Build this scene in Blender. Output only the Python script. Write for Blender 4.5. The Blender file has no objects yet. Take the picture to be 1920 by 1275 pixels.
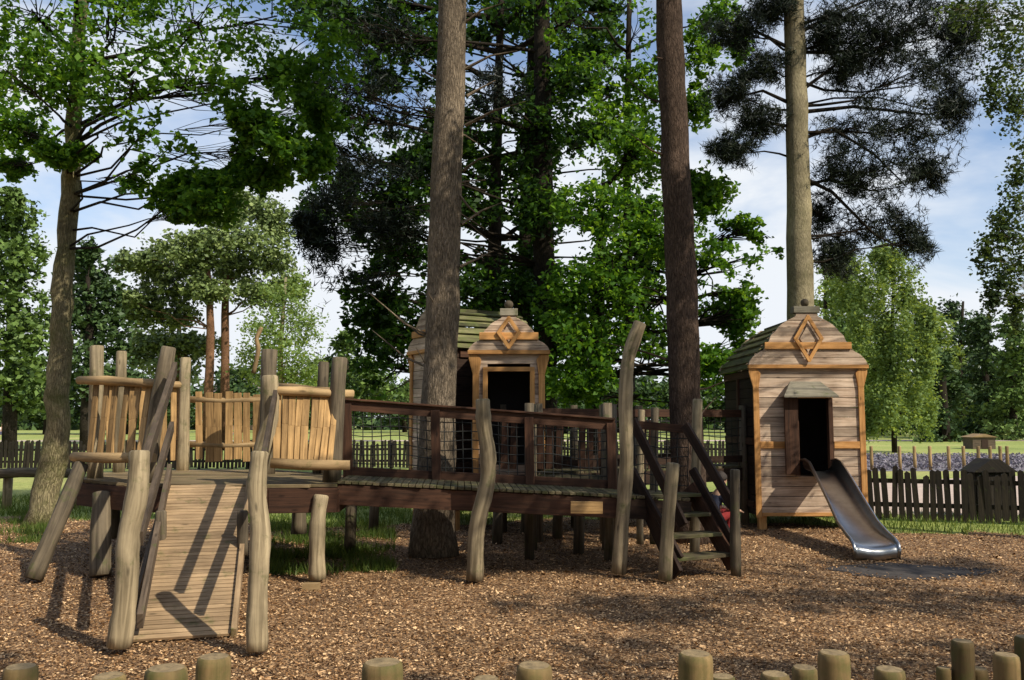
import bpy, math, random
import numpy as np
from mathutils import Vector, Matrix
random.seed(7); rng=np.random.default_rng(7)
F=1600.0; TH=math.atan((785-637.5)/F); CH=1.6
cT,sT=math.cos(TH),math.sin(TH)
def W(px,py,Y):
    a=(px-960)/F; b=(637.5-py)/F; k=Y/(cT-b*sT)
    return Vector((a*k,Y,CH+(sT+b*cT)*k))
def G(px,py):
    a=(px-960)/F; b=(637.5-py)/F; t=-CH/(sT+b*cT)
    return Vector((a*t,(cT-b*sT)*t,0))
S=bpy.context.scene; COL=S.collection
U=random.uniform
# ------------------------------------------------------------ materials
def nm(name):
    m=bpy.data.materials.new(name); m.use_nodes=True
    nt=m.node_tree; b=nt.nodes['Principled BSDF']; return m,nt,b
def N(nt,t,**k):
    n=nt.nodes.new(t)
    for a,v in k.items(): setattr(n,a,v)
    return n
def ramp(nt,fac,stops):
    r=N(nt,'ShaderNodeValToRGB'); e=r.color_ramp.elements
    while len(e)<len(stops): e.new(0.5)
    for i,(p,c) in enumerate(stops):
        e[i].position=p; e[i].color=(c[0],c[1],c[2],1)
    nt.links.new(fac,r.inputs[0]); return r.outputs[0]
def mul(nt,col,val):
    m=N(nt,'ShaderNodeVectorMath',operation='SCALE'); nt.links.new(col,m.inputs[0]); nt.links.new(val,m.inputs[3]); return m.outputs[0]
def mrange(nt,v,a,b,c,d):
    m=N(nt,'ShaderNodeMapRange'); nt.links.new(v,m.inputs[0])
    for i,x in enumerate((a,b,c,d)): m.inputs[i+1].default_value=x
    return m.outputs[0]
def noise(nt,vec,scale,detail=4,rough=.55,dist=0):
    n=N(nt,'ShaderNodeTexNoise'); n.inputs['Scale'].default_value=scale; n.inputs['Detail'].default_value=detail
    n.inputs['Roughness'].default_value=rough; n.inputs['Distortion'].default_value=dist
    if vec: nt.links.new(vec,n.inputs['Vector'])
    return n.outputs[0]
def bump(nt,h,b,strength,dist=.01):
    n=N(nt,'ShaderNodeBump'); n.inputs['Strength'].default_value=strength; n.inputs['Distance'].default_value=dist
    nt.links.new(h,n.inputs['Height']); nt.links.new(n.outputs[0],b.inputs['Normal'])
def mixc(nt,fac,a,b):
    m=N(nt,'ShaderNodeMix',data_type='RGBA'); nt.links.new(fac,m.inputs[0])
    for s,x in ((6,a),(7,b)):
        if isinstance(x,tuple): m.inputs[s].default_value=(*x,1)
        else: nt.links.new(x,m.inputs[s])
    return m.outputs[2]
def wood(name,dark,light,moss=0,mosscol=(.07,.09,.02),rough=.8,sc=(38,2.2),var=(.7,1.3),bs=.5,grime=.35):
    m,nt,b=nm(name); L=nt.links
    tc=N(nt,'ShaderNodeTexCoord'); mp=N(nt,'ShaderNodeMapping'); mp.inputs['Scale'].default_value=(sc[0],sc[1],1)
    L.new(tc.outputs['UV'],mp.inputs[0])
    g=noise(nt,mp.outputs[0],1,6,.6,.6)
    mid=tuple((x+y)/2 for x,y in zip(dark,light))
    c=ramp(nt,g,[(.3,dark),(.5,mid),(.72,light)])
    at=N(nt,'ShaderNodeAttribute',attribute_name='rnd')
    c=mul(nt,c,mrange(nt,at.outputs['Fac'],0,1,*var))
    bl=noise(nt,tc.outputs['Object'],2.3,5,.6)
    c=mul(nt,c,mrange(nt,bl,.3,.7,1-grime,1+grime*.6))
    mp2=N(nt,'ShaderNodeMapping'); mp2.inputs['Scale'].default_value=(9,3.2,1); L.new(tc.outputs['UV'],mp2.inputs[0])
    v=N(nt,'ShaderNodeTexVoronoi'); v.inputs['Scale'].default_value=1; L.new(mp2.outputs[0],v.inputs[0])
    c=mul(nt,c,mrange(nt,v.outputs['Distance'],.05,.14,.45,1))
    if moss:
        mn=noise(nt,tc.outputs['Object'],6,5,.7)
        c=mixc(nt,mrange(nt,mn,.62-moss*.35,.78-moss*.2,0,.85),c,mosscol)
    L.new(c,b.inputs['Base Color']); b.inputs['Roughness'].default_value=rough
    b.inputs['Specular IOR Level'].default_value=.25
    bump(nt,g,b,bs,.006); return m
def bark(name,dark,light,sc=(30,7),moss=0,bs=.8,crack=.55):
    m,nt,b=nm(name); L=nt.links
    tc=N(nt,'ShaderNodeTexCoord'); mp=N(nt,'ShaderNodeMapping'); mp.inputs['Scale'].default_value=(sc[0],sc[1],1)
    L.new(tc.outputs['UV'],mp.inputs[0])
    ns=N(nt,'ShaderNodeTexNoise'); ns.inputs['Scale'].default_value=.9; ns.inputs['Detail'].default_value=4; L.new(mp.outputs[0],ns.inputs[0])
    sc2=N(nt,'ShaderNodeVectorMath',operation='SCALE'); sc2.inputs[3].default_value=2.2; L.new(ns.outputs[1],sc2.inputs[0])
    ad=N(nt,'ShaderNodeVectorMath',operation='ADD'); L.new(mp.outputs[0],ad.inputs[0]); L.new(sc2.outputs[0],ad.inputs[1])
    v=N(nt,'ShaderNodeTexVoronoi',feature='DISTANCE_TO_EDGE'); v.inputs['Scale'].default_value=1; L.new(ad.outputs[0],v.inputs[0])
    f=noise(nt,mp.outputs[0],1.4,7,.72)
    c=ramp(nt,f,[(.3,dark),(.7,light)])
    c=mul(nt,c,mrange(nt,v.outputs[0],0,.16,crack,1.05))
    bl=noise(nt,tc.outputs['Object'],1.6,6,.65)
    c=mul(nt,c,mrange(nt,bl,.32,.68,.55,1.4))
    if moss: c=mixc(nt,mrange(nt,noise(nt,tc.outputs['Object'],3,5,.7),.46,.66,0,moss),c,(.13,.14,.04))
    L.new(c,b.inputs['Base Color']); b.inputs['Roughness'].default_value=.95; b.inputs['Specular IOR Level'].default_value=.1
    h=N(nt,'ShaderNodeMath',operation='ADD'); L.new(mrange(nt,v.outputs[0],0,.2,0,.7),h.inputs[0]); L.new(f,h.inputs[1])
    bump(nt,h.outputs[0],b,bs,.025); return m
def leaf(name,c0,c1,c2,trans=.4,rough=.5,spec=.2):
    m,nt,b=nm(name); L=nt.links
    at=N(nt,'ShaderNodeAttribute',attribute_name='rnd')
    c=ramp(nt,at.outputs['Fac'],[(0,c0),(.5,c1),(1,c2)])
    L.new(c,b.inputs['Base Color']); b.inputs['Roughness'].default_value=rough; b.inputs['Specular IOR Level'].default_value=spec
    if trans:
        t=N(nt,'ShaderNodeBsdfTranslucent'); vm=N(nt,'ShaderNodeVectorMath',operation='MULTIPLY'); L.new(c,vm.inputs[0]); vm.inputs[1].default_value=(2.3,1.9,.8); L.new(vm.outputs[0],t.inputs[0])
        mx=N(nt,'ShaderNodeMixShader'); mx.inputs[0].default_value=trans
        L.new(b.outputs[0],mx.inputs[1]); L.new(t.outputs[0],mx.inputs[2])
        L.new(mx.outputs[0],nt.nodes['Material Output'].inputs[0])
    return m
def plain(name,col,rough=.7,metal=0,sc=20,v=.3,bs=.2):
    m,nt,b=nm(name); tc=N(nt,'ShaderNodeTexCoord')
    n=noise(nt,tc.outputs['Object'],sc,6,.65)
    c=ramp(nt,n,[(.3,tuple(x*(1-v) for x in col)),(.7,tuple(min(1,x*(1+v)) for x in col))])
    nt.links.new(c,b.inputs['Base Color']); b.inputs['Roughness'].default_value=rough; b.inputs['Metallic'].default_value=metal
    if bs: bump(nt,n,b,bs,.01)
    return m
M_log=wood('weathered_log',(.12,.09,.05),(.46,.36,.22),moss=.2,sc=(22,1.6),bs=1)
M_logd=wood('dark_log',(.05,.038,.025),(.20,.155,.10),moss=.2,sc=(22,1.6),bs=.8)
M_golden=wood('peeled_log',(.22,.14,.065),(.46,.31,.155),moss=.1,sc=(20,1.5))
M_pal=wood('golden_paling',(.20,.115,.045),(.56,.34,.14),var=(.6,1.25),sc=(30,2))
M_brown=wood('stained_brown',(.035,.017,.010),(.11,.05,.027),var=(.7,1.3))
M_gb=wood('grey_brown_plank',(.05,.035,.023),(.14,.10,.068),moss=.1)
M_dbrown=wood('dark_stain_and_shade',(.016,.009,.006),(.05,.027,.016))  # stained timber; also paints the shade on the playhouse left wall
M_deck=wood('mossy_deck',(.06,.045,.025),(.20,.16,.09),moss=.5,mosscol=(.08,.09,.025),var=(.5,1.3))
M_pdeck=wood('worn_deck',(.14,.10,.05),(.30,.22,.12),moss=.2,var=(.6,1.2))
M_ramp=wood('ramp_board',(.24,.155,.085),(.47,.32,.18),var=(.75,1.15),grime=.35,moss=.12)
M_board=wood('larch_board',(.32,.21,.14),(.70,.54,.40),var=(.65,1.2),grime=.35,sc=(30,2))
M_trim=wood('orange_trim',(.38,.17,.05),(.68,.36,.13),var=(.85,1.15),grime=.25)
M_roof=wood('mossy_slat',(.045,.045,.02),(.22,.20,.09),moss=.5,mosscol=(.11,.13,.035),var=(.35,1.6))
M_pick=wood('picket',(.014,.011,.008),(.045,.034,.022),moss=.15,var=(.6,1.4))
M_pali=wood('palisade_log',(.10,.07,.028),(.25,.165,.07),moss=.4,sc=(18,1.2))
M_end=plain('end_grain',(.24,.17,.085),.9,sc=45,v=.45)
M_bp=bark('bark_grey_pine',(.12,.092,.064),(.36,.275,.19))
M_br=bark('bark_brown_pine',(.05,.034,.025),(.165,.11,.08))
M_by=bark('bark_lichen',(.18,.15,.09),(.42,.35,.22),moss=.2,bs=.5,crack=.75)
M_bo=bark('bark_oak',(.16,.13,.065),(.48,.40,.23),moss=.7,crack=.5)
M_bd=bark('bark_dark',(.02,.016,.012),(.06,.047,.033))
M_bs=bark('bark_scots',(.14,.07,.04),(.34,.18,.10))
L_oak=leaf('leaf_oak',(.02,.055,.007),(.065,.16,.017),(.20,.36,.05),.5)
L_oakd=leaf('leaf_oak_shaded',(.006,.018,.004),(.020,.055,.009),(.09,.20,.027),.42)  # darker copy of the oak leaf, crown shade put into its colour
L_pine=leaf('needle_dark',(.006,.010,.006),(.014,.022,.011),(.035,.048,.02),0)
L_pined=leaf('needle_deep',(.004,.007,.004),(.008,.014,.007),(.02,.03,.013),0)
L_birch=leaf('leaf_birch',(.08,.13,.035),(.17,.25,.075),(.28,.38,.13),.35)
L_birchd=leaf('leaf_birch_dim',(.03,.055,.022),(.055,.095,.035),(.10,.15,.06),.4)
L_far=leaf('leaf_far',(.05,.09,.022),(.10,.16,.035),(.18,.26,.065),0)
L_fard=leaf('leaf_far_dark',(.022,.045,.014),(.045,.08,.024),(.09,.14,.042),0)
L_scots=leaf('needle_scots',(.07,.10,.03),(.14,.19,.06),(.25,.30,.10),0)
L_grass=leaf('grass_blade',(.035,.07,.012),(.08,.13,.022),(.16,.20,.055),.3)
L_lav=leaf('lavender',(.17,.16,.16),(.20,.18,.21),(.24,.21,.26),0)
L_chip=leaf('wood_chip',(.05,.024,.010),(.33,.175,.075),(.86,.57,.31),0,.85,.1)
M_steel=plain('stainless_steel',(.42,.42,.42),.28,1,sc=8,v=.15,bs=.03)
M_rope=plain('black_rope',(.02,.02,.018),.9)
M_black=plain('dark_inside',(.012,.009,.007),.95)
M_grey=wood('grey_canopy',(.18,.155,.11),(.36,.32,.24),moss=.2)
# ------------------------------------------------------------ builders
class MB:
    def __init__(s): s.V=[];s.Fc=[];s.UV=[];s.R=[];s.SM=[]
    def _add(s,vs,fs,g,a,r=None,sm=False,uvs=None):
        o=len(s.V); s.V+=[tuple(v) for v in vs]; r=random.random() if r is None else r
        b=g.cross(a); ox,oy=U(0,50),U(0,50)
        for i,f in enumerate(fs):
            s.Fc.append([o+k for k in f]); s.R.append(r); s.SM.append(sm)
            if uvs: s.UV+=[(uvs[i][k][0]+ox,uvs[i][k][1]+oy) for k in range(len(f))]
            else:
                for k in f:
                    p=Vector(vs[k]); s.UV.append((p.dot(a)+p.dot(b)+ox,p.dot(g)+oy))
        return s
    def beam(s,p0,p1,w,h,up=(0,0,1),r=None):
        p0=Vector(p0);p1=Vector(p1);g=(p1-p0).normalized();up=Vector(up)
        if abs(g.dot(up))>.98: up=Vector((0,1,0))
        a=g.cross(up).normalized();u=a.cross(g)
        vs=[p+a*(i*w/2)+u*(j*h/2) for p in(p0,p1) for i,j in((-1,-1),(1,-1),(1,1),(-1,1))]
        s._add(vs,[(0,1,2,3)[::-1],(4,5,6,7),(0,1,5,4),(1,2,6,5),(2,3,7,6),(3,0,4,7)],g,a,r); return s
    def box(s,x0,x1,y0,y1,z0,z1,r=None):
        c=Vector(((x0+x1)/2,(y0+y1)/2,(z0+z1)/2));d=(x1-x0,y1-y0,z1-z0);k=max(range(3),key=lambda i:d[i])
        e=[Vector((1,0,0)),Vector((0,1,0)),Vector((0,0,1))][k]*d[k]/2
        if k==0: s.beam(c-e,c+e,d[1],d[2],(0,0,1),r)
        elif k==1: s.beam(c-e,c+e,d[0],d[2],(0,0,1),r)
        else: s.beam(c-e,c+e,d[0],d[1],(0,1,0),r)
        return s
    def prism(s,poly,ext,g=Vector((1,0,0)),r=None):
        n=len(poly);ext=Vector(ext);vs=[Vector(p) for p in poly];vs+=[v+ext for v in vs]
        fs=[tuple(range(n))[::-1],tuple(range(n,2*n))]+[(i,(i+1)%n,(i+1)%n+n,i+n) for i in range(n)]
        a=g.cross(ext.normalized()); 
        if a.length<.1: a=Vector((0,0,1)) if abs(g.z)<.9 else Vector((1,0,0))
        s._add(vs,fs,g,a.normalized(),r); return s
    def tube(s,pts,rads,seg=10,jit=0.0,r=None,cap=True):
        pts=[Vector(p) for p in pts]
        if not hasattr(rads,'__len__'): rads=[rads]*len(pts)
        rads=list(rads)
        vs=[];L=0;n=len(pts);ref=None;rings=[]
        for i,p in enumerate(pts):
            d=(pts[min(i+1,n-1)]-pts[max(i-1,0)]).normalized()
            if ref is None: ref=Vector((0,1,0)) if abs(d.y)<.8 else Vector((1,0,0))
            a=(ref-d*ref.dot(d)).normalized(); ref=a; b=d.cross(a)
            if i: L+=(p-pts[i-1]).length
            for k in range(seg):
                t=2*math.pi*k/seg; rr=rads[i]*(1+U(-jit,jit))
                vs.append(p+a*math.cos(t)*rr+b*math.sin(t)*rr)
            rings.append(L)
        fs=[];uvs=[]; R0=max(rads)
        for i in range(n-1):
            for k in range(seg):
                k2=(k+1)%seg
                fs.append((i*seg+k,i*seg+k2,(i+1)*seg+k2,(i+1)*seg+k))
                u0=2*math.pi*R0*k/seg;u1=2*math.pi*R0*(k+1)/seg
                uvs.append([(u0,rings[i]),(u1,rings[i]),(u1,rings[i+1]),(u0,rings[i+1])])
        s._add(vs,fs,Vector((0,0,1)),Vector((1,0,0)),r,True,uvs)
        if cap:
            o=len(s.V)-n*seg
            for f in ([o+k for k in range(seg)][::-1],[o+(n-1)*seg+k for k in range(seg)]):
                s.Fc.append(f); s.R.append(s.R[-1]); s.SM.append(False)
                for q in f:
                    p=s.V[q]; s.UV.append((p[0]*.3+p[1],p[2]*.3+p[0]))
        return s
    def mesh(s,name,mat,off=Vector((0,0,0))):
        me=bpy.data.meshes.new(name)
        me.from_pydata([(v[0]-off[0],v[1]-off[1],v[2]-off[2]) for v in s.V],[],s.Fc)
        uv=me.uv_layers.new(name='UVMap'); uv.data.foreach_set('uv',np.array(s.UV,dtype=np.float32).ravel())
        at=me.attributes.new('rnd','FLOAT','FACE'); at.data.foreach_set('value',np.array(s.R,dtype=np.float32))
        me.polygons.foreach_set('use_smooth',s.SM)
        me.materials.append(mat); me.update(); return me
def link(o,parent=None):
    COL.objects.link(o)
    if parent: o.parent=parent
    return o
def root(name,label,cat,loc=(0,0,0),group=None):
    e=bpy.data.objects.new(name,None); e.location=loc; e.empty_display_size=.2; link(e)
    e['label']=label;e['category']=cat
    if group: e['group']=group
    return e
def part(name,mb,mat,rt,label=None,bev=0):
    o=bpy.data.objects.new(name,mb.mesh(name,mat,rt.location)); link(o,rt)
    if label:o['label']=label
    if bev:
        b=o.modifiers.new('b','BEVEL'); b.width=bev; b.segments=2; b.limit_method='ANGLE'
    return o
def fast(name,V,Fq,mat,R,off=None):
    me=bpy.data.meshes.new(name); n=len(V); m,k=Fq.shape
    if off is not None: V=V-np.array(off)[None]
    me.vertices.add(n); me.vertices.foreach_set('co',V.astype(np.float32).ravel())
    me.loops.add(m*k); me.loops.foreach_set('vertex_index',Fq.astype(np.int32).ravel())
    me.polygons.add(m); me.polygons.foreach_set('loop_start',(np.arange(m)*k).astype(np.int32))
    me.update(calc_edges=True)
    at=me.attributes.new('rnd','FLOAT','FACE'); at.data.foreach_set('value',R.astype(np.float32))
    me.materials.append(mat); return bpy.data.objects.new(name,me)
def unit(v): return v/np.maximum(np.linalg.norm(v,axis=1,keepdims=True),1e-6)
_K=unit(rng.normal(size=(6,3)))*rng.uniform(.6,1.5,(6,1)); _PH=rng.uniform(0,6.28,6)
def gmask(P,f,th): return np.sin(P@(_K.T*f)+_PH[None]).sum(1)>th
def leaves(P,size,aspect=.6,droop=.2,upb=.35):
    n=len(P); d=rng.normal(size=(n,3)); d[:,2]=d[:,2]*.6-droop; d=unit(d)
    nn=rng.normal(size=(n,3)); nn[:,2]+=upb; s=unit(np.cross(d,nn)); u=unit(np.cross(s,d))
    L=(size*rng.uniform(.5,1.35,n))[:,None]; w=L*aspect*.5
    a=P-d*L*.5; t=P+d*L*.5; m=P+d*L*.06
    V=np.stack([a,m+s*w+u*L*.12,t,m-s*w+u*L*.12],1).reshape(-1,3)
    return V,np.arange(n*4).reshape(n,4)
def needles(P,ln,w,k=9,spread=1.0):
    n=len(P); ax=unit(rng.normal(size=(n,3))+np.array([0,0,.25]))
    P2=np.repeat(P,k,0); A=np.repeat(ax,k,0)
    d=unit(A*.7+rng.normal(size=(n*k,3))*spread); L=(ln*rng.uniform(.6,1.2,n*k))[:,None]
    s=unit(np.cross(d,rng.normal(size=(n*k,3))))*w*.5
    P2=P2+A*rng.uniform(-.5,.5,(n*k,1))*ln
    V=np.stack([P2-s,P2+s,P2+d*L],1).reshape(-1,3)
    return V,np.arange(n*k*3).reshape(-1,3)
def B(px,py,Y,rx,ry=None,rd=None):
    c=W(px,py,Y); q=Y/F; ry=rx if ry is None else ry
    return (c,(rx*q,(rd if rd else rx)*q,ry*q))
def crownpts(blobs,nc,nl,cr=.3,fl=.6):
    pts=[];cl=[]
    for c,r in blobs:
        dd=unit(rng.normal(size=(nc,3))); rr=rng.uniform(.02,1,(nc,1))**.5*rng.uniform(.85,1.3,(nc,1))
        C=np.array(c)[None]+dd*rr*np.array(r)[None]
        cl.append(C)
        rad=cr*np.mean(r)*rng.uniform(.5,1.5,(nc,1,1))
        off=rng.normal(size=(nc,nl,3))*rad*.55; off[:,:,2]*=fl
        ax=unit(rng.normal(size=(nc,3))*np.array([1,1,.6]))[:,None,:]
        off=off+ax*(rng.normal(size=(nc,nl,1))*rad*.6)
        pts.append((C[:,None,:]+off).reshape(-1,3))
    return np.concatenate(pts),cl
def tree(name,label,path,rads,blobs,kind,lm,bm,nc,nl,size,cr=.3,fl=.6,twig=True,group=None,stubs=0,limb=.1,aspect=.6,seg=12,droop=.2,extra=None,category='tree',gap=None,flare=1.3,limbmat=None,wob=.05,jit=.03):
    base=Vector(path[0]); base.z=0
    rt=root(name,label,category,base,group)
    mb=MB(); P=[];R=[]
    for i in range(len(path)-1):
        k=6 if seg>8 else 3
        for j in range(k):
            t=j/k; P.append(Vector(path[i]).lerp(Vector(path[i+1]),t)+Vector((U(-1,1),U(-1,1),0))*rads[i]*wob); R.append((rads[i]*(1-t)+rads[i+1]*t)*U(1-wob*.5,1+wob*.5))
    P.append(Vector(path[-1]));R.append(rads[-1])
    if seg>8: R[0]*=flare;R[1]*=1+(flare-1)*.25
    mb.tube(P,R,seg,jit)
    lb_=MB() if limbmat else mb
    pts,cl=crownpts(blobs,nc,nl,cr,fl) if blobs else (np.zeros((0,3)),[])
    for (c,r),C in zip(blobs,cl):
        best=min(P[len(P)//4:],key=lambda q:(q-c).length+ (2 if q.z>c.z else 0))
        d=(c-best).length; mr=sum(r)/3; r0=min(rads[-1]*.9+.02,limb*max(mr,.25)+.01)
        rv=lambda k:Vector((U(-1,1),U(-1,1),U(-1,1)))*k*d
        mid=best.lerp(c,.5)+rv(.12)
        lb_.tube([best,best.lerp(mid,.5)+rv(.06),mid,mid.lerp(c,.5)+rv(.05),c],[r0,r0*.8,r0*.6,r0*.42,r0*.25],6,.05,cap=False)
        if twig:
            if gap: C=C[gmask(C,*gap)]
            for q in C[:min(len(C),24)]:
                q=Vector(q); s0=c.lerp(mid,U(0,.7)); m2=s0.lerp(q,.5)+Vector((U(-1,1),U(-1,1),U(-1,1)))*mr*.12
                lb_.tube([s0,m2,q],[r0*.26,r0*.17,r0*.06],4,cap=False)
    for i in range(stubs):
        p=P[int(len(P)*U(.2,.75))]; a=U(0,6.28); l=U(.3,1.3); d=Vector((math.cos(a),math.sin(a)*.6,U(-.15,.5)))
        mb.tube([p,p+d*l*.5,p+d*l+Vector((0,0,U(-.1,.2)))],[.02,.013,.004],5,cap=False)
    if extra: extra(lb_)
    part('trunk',mb,bm,rt)
    if limbmat: part('branches',lb_,limbmat,rt)
    if len(pts):
        br_=np.repeat(rng.uniform(0,1,(len(pts)//nl)),nl)
        if gap: kk=gmask(pts,*gap); pts=pts[kk]; br_=br_[kk]
        if kind=='leaf': V,Fq=leaves(pts,size,aspect,droop)
        elif kind=='needle': V,Fq=needles(pts,size,size*.1)
        elif kind=='needle2': V,Fq=needles(pts,size,size*.16,5)
        m=len(Fq); rep=m//len(pts)
        Rr=np.clip(np.repeat(br_,rep)*.45+rng.uniform(0,1,m)*.55,0,1)
        o=fast('crown',V,Fq,lm,Rr,base); link(o,rt)
    return rt
# ------------------------------------------------------------ camera, light, sky
cam=bpy.data.cameras.new('camera'); co=bpy.data.objects.new('camera',cam); link(co)
co.location=(0,0,CH); co.rotation_euler=(math.pi/2+TH,0,0); cam.sensor_width=36; cam.lens=36*F/1920; cam.clip_end=2000; cam.clip_start=.05
S.camera=co
EL=math.radians(43); az=Vector((.78,-.626)).normalized(); ts=Vector((az.x*math.cos(EL),az.y*math.cos(EL),math.sin(EL)))
sl=bpy.data.lights.new('sun','SUN'); sl.energy=5; sl.angle=math.radians(.5); sl.color=(1,.93,.78)
so=bpy.data.objects.new('sun',sl); link(so); so.location=(20,-20,30); so.rotation_euler=ts.to_track_quat('Z','Y').to_euler()
w=bpy.data.worlds.new('World'); S.world=w; w.use_nodes=True; nt=w.node_tree; bg=nt.nodes['Background']
sky=N(nt,'ShaderNodeTexSky',sky_type='NISHITA'); sky.sun_disc=False; sky.sun_elevation=EL; sky.sun_rotation=math.atan2(az.x,az.y); sky.air_density=1; sky.dust_density=1.0; sky.ozone_density=2.5
tc=N(nt,'ShaderNodeTexCoord'); mp=N(nt,'ShaderNodeMapping'); mp.inputs['Scale'].default_value=(1,1,2.6); nt.links.new(tc.outputs['Generated'],mp.inputs[0])
cn=noise(nt,mp.outputs[0],2.6,6,.55,.3); sx=N(nt,'ShaderNodeSeparateXYZ'); nt.links.new(tc.outputs['Generated'],sx.inputs[0])
hz=mrange(nt,sx.outputs[2],0.02,.42,.30,-.02)
ad=N(nt,'ShaderNodeMath',operation='ADD'); nt.links.new(cn,ad.inputs[0]); nt.links.new(hz,ad.inputs[1])
cf=mrange(nt,ad.outputs[0],.46,.66,0.10,1)
skb=N(nt,'ShaderNodeVectorMath',operation='MULTIPLY'); nt.links.new(sky.outputs[0],skb.inputs[0]); skb.inputs[1].default_value=(1.25,1.3,1.35)
cc=mixc(nt,cf,skb.outputs[0],(7.0,7.35,7.8))
nt.links.new(cc,bg.inputs[0]); bg.inputs[1].default_value=.125
S.view_settings.view_transform='Standard'; S.view_settings.look='None'; S.view_settings.exposure=0
# ------------------------------------------------------------ ground
def sheet(name,poly,z,mat,kind='structure'):
    me=bpy.data.meshes.new(name); me.from_pydata([(x,y,z) for x,y in poly],[],[list(range(len(poly)))]); me.materials.append(mat)
    o=bpy.data.objects.new(name,me); link(o); o['kind']=kind; return o
m,nt,b=nm('grass_field'); tc=N(nt,'ShaderNodeTexCoord')
n1=noise(nt,tc.outputs['Object'],.12,6,.6); n2=noise(nt,tc.outputs['Object'],6,6,.7)
c=ramp(nt,n1,[(.3,(.17,.22,.04)),(.5,(.28,.32,.07)),(.7,(.40,.37,.12))]); c=mul(nt,c,mrange(nt,n2,.3,.7,.65,1.3)); nt.links.new(c,b.inputs['Base Color']); b.inputs['Roughness'].default_value=.95; bump(nt,n2,b,.6,.05); M_field=m
sheet('ground',[(-400,-60),(400,-60),(400,700),(-400,700)],0,M_field)
m,nt,b=nm('mulch'); tc=N(nt,'ShaderNodeTexCoord')
v=N(nt,'ShaderNodeTexVoronoi'); v.inputs['Scale'].default_value=75; v.inputs['Randomness'].default_value=1; nt.links.new(tc.outputs['Object'],v.inputs[0])
sc_=N(nt,'ShaderNodeSeparateColor'); nt.links.new(v.outputs['Color'],sc_.inputs[0])
c=ramp(nt,sc_.outputs[0],[(.0,(.05,.024,.011)),(.5,(.20,.105,.045)),(1,(.50,.31,.155))])
n1=noise(nt,tc.outputs['Object'],.9,5,.6); c=mul(nt,c,mrange(nt,n1,.3,.7,.65,1.25)); nt.links.new(c,b.inputs['Base Color']); b.inputs['Roughness'].default_value=.95; bump(nt,sc_.outputs[1],b,.7,.02); M_mulch=m
bx=[-16,-10,-8,-5,-3,-1,1,3,5,6,8,10,16]; by=[15,15,14.2,13.4,13,13,14,14,12.6,12.1,11.9,11.6,11.2]
def bnd(x): return np.interp(x,bx,by)+.18*np.sin(x*3.1)+.1*np.sin(x*7.7+1)
xs=np.linspace(-15,15,160)
sheet('bark_mulch_ground',[(x,float(bnd(x))) for x in xs[::-1]]+[(-15,-5),(15,-5)],.004,M_mulch)
M_path=plain('tan_gravel_path',(.50,.38,.31),.95,sc=6,v=.2)
sheet('gravel_path',[(5.2,14.6),(22,13.4),(34,25.5),(30,26),(16,25),(7,21)],.004,M_path)
sheet('far_path',[(-60,60),(60,62),(60,66),(-60,63)],.004,M_path)
M_lavg=plain('lavender_soil',(.21,.19,.20),.95,sc=3,v=.3)
sheet('lavender_ground',[(9,26.3),(30,26.3),(33,37.2),(11,37.2)],.006,M_lavg)
M_mat=plain('worn_earth',(.045,.036,.031),.95,sc=9,v=.5,bs=.5)
pm=G(1700,1072); poly=[(pm.x+math.cos(t)*.85*(1+.18*math.sin(3*t+1)+.06*math.sin(7*t)),pm.y+math.sin(t)*.45*(1+.16*math.cos(4*t)+.06*math.sin(9*t))) for t in np.linspace(0,6.28,50)[:-1]]
sheet('worn_ground',poly,.008,M_mat)
n=340000; Y=3.0+10.9*rng.uniform(0,1,n)**1.4; X=rng.uniform(-1,1,n)*(.64*Y+.4)
k=(Y<bnd(X)-.05+rng.normal(size=n)*.12)&(((X-pm.x)/.9)**2+((Y-pm.y)/.5)**2>rng.uniform(.0,1.2,n)**.45); X=X[k];Y=Y[k]; n=len(X)
P=np.stack([X,Y,rng.uniform(.009,.024,n)],1)
d=rng.normal(size=(n,3)); d[:,2]*=.2; d=unit(d); nn=rng.normal(size=(n,3))*.34; nn[:,2]+=1; s=unit(np.cross(d,nn))
Ln=(rng.uniform(.004,.014,n)*np.where(rng.uniform(0,1,n)>.96,1.9,1))[:,None]*(.75+Y[:,None]*.03); wd=Ln*rng.uniform(.3,.7,n)[:,None]
V=np.stack([P-d*Ln-s*wd*.7,P-d*Ln*.7+s*wd,P+d*Ln+s*wd*.6,P+d*Ln*.8-s*wd],1).reshape(-1,3)
o=fast('wood_chips',V,np.arange(n*4).reshape(n,4),L_chip,rng.uniform(0,1,n)**1.35); link(o); o['kind']='stuff'; o['label']='loose bark chip mulch covering the ground'
def blades(P,h,w):
    n=len(P); d=rng.normal(size=(n,3))*.35; d[:,2]=1; d=unit(d); s=unit(np.cross(d,rng.normal(size=(n,3))))*w*.5
    L=(h*rng.uniform(.4,1.2,n))[:,None]
    V=np.stack([P-s,P+s,P+d*L],1).reshape(-1,3); return V
GP=[]
def patch(px0,px1,py0,py1,n):
    c0=G((px0+px1)/2,py1);c1=G((px0+px1)/2,py0)
    y=rng.uniform(c0.y,c1.y,n*2); a=rng.uniform(px0,px1,n*2); x=(a-960)/F*y
    q=np.sin(x*5.3+y*3)+np.sin(x*2.1-y*4.4+1)+rng.normal(size=n*2)*.7; kk=q>.3
    GP.append(np.stack([x[kk],y[kk],np.zeros(kk.sum())],1))
patch(500,745,985,1075,8000); patch(500,640,1020,1080,3000); patch(-20,120,960,1020,3500); patch(560,900,925,985,4000)
patch(20,560,930,985,4000)
nn_=16000; x=rng.uniform(-11,12,nn_); y=bnd(x)+rng.uniform(-.2,2.6,nn_)**1; GP.append(np.stack([x,y,x*0],1))
P=np.concatenate(GP); P=P[~np.isnan(P).any(1)]; V=blades(P,.14,.012)
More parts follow.
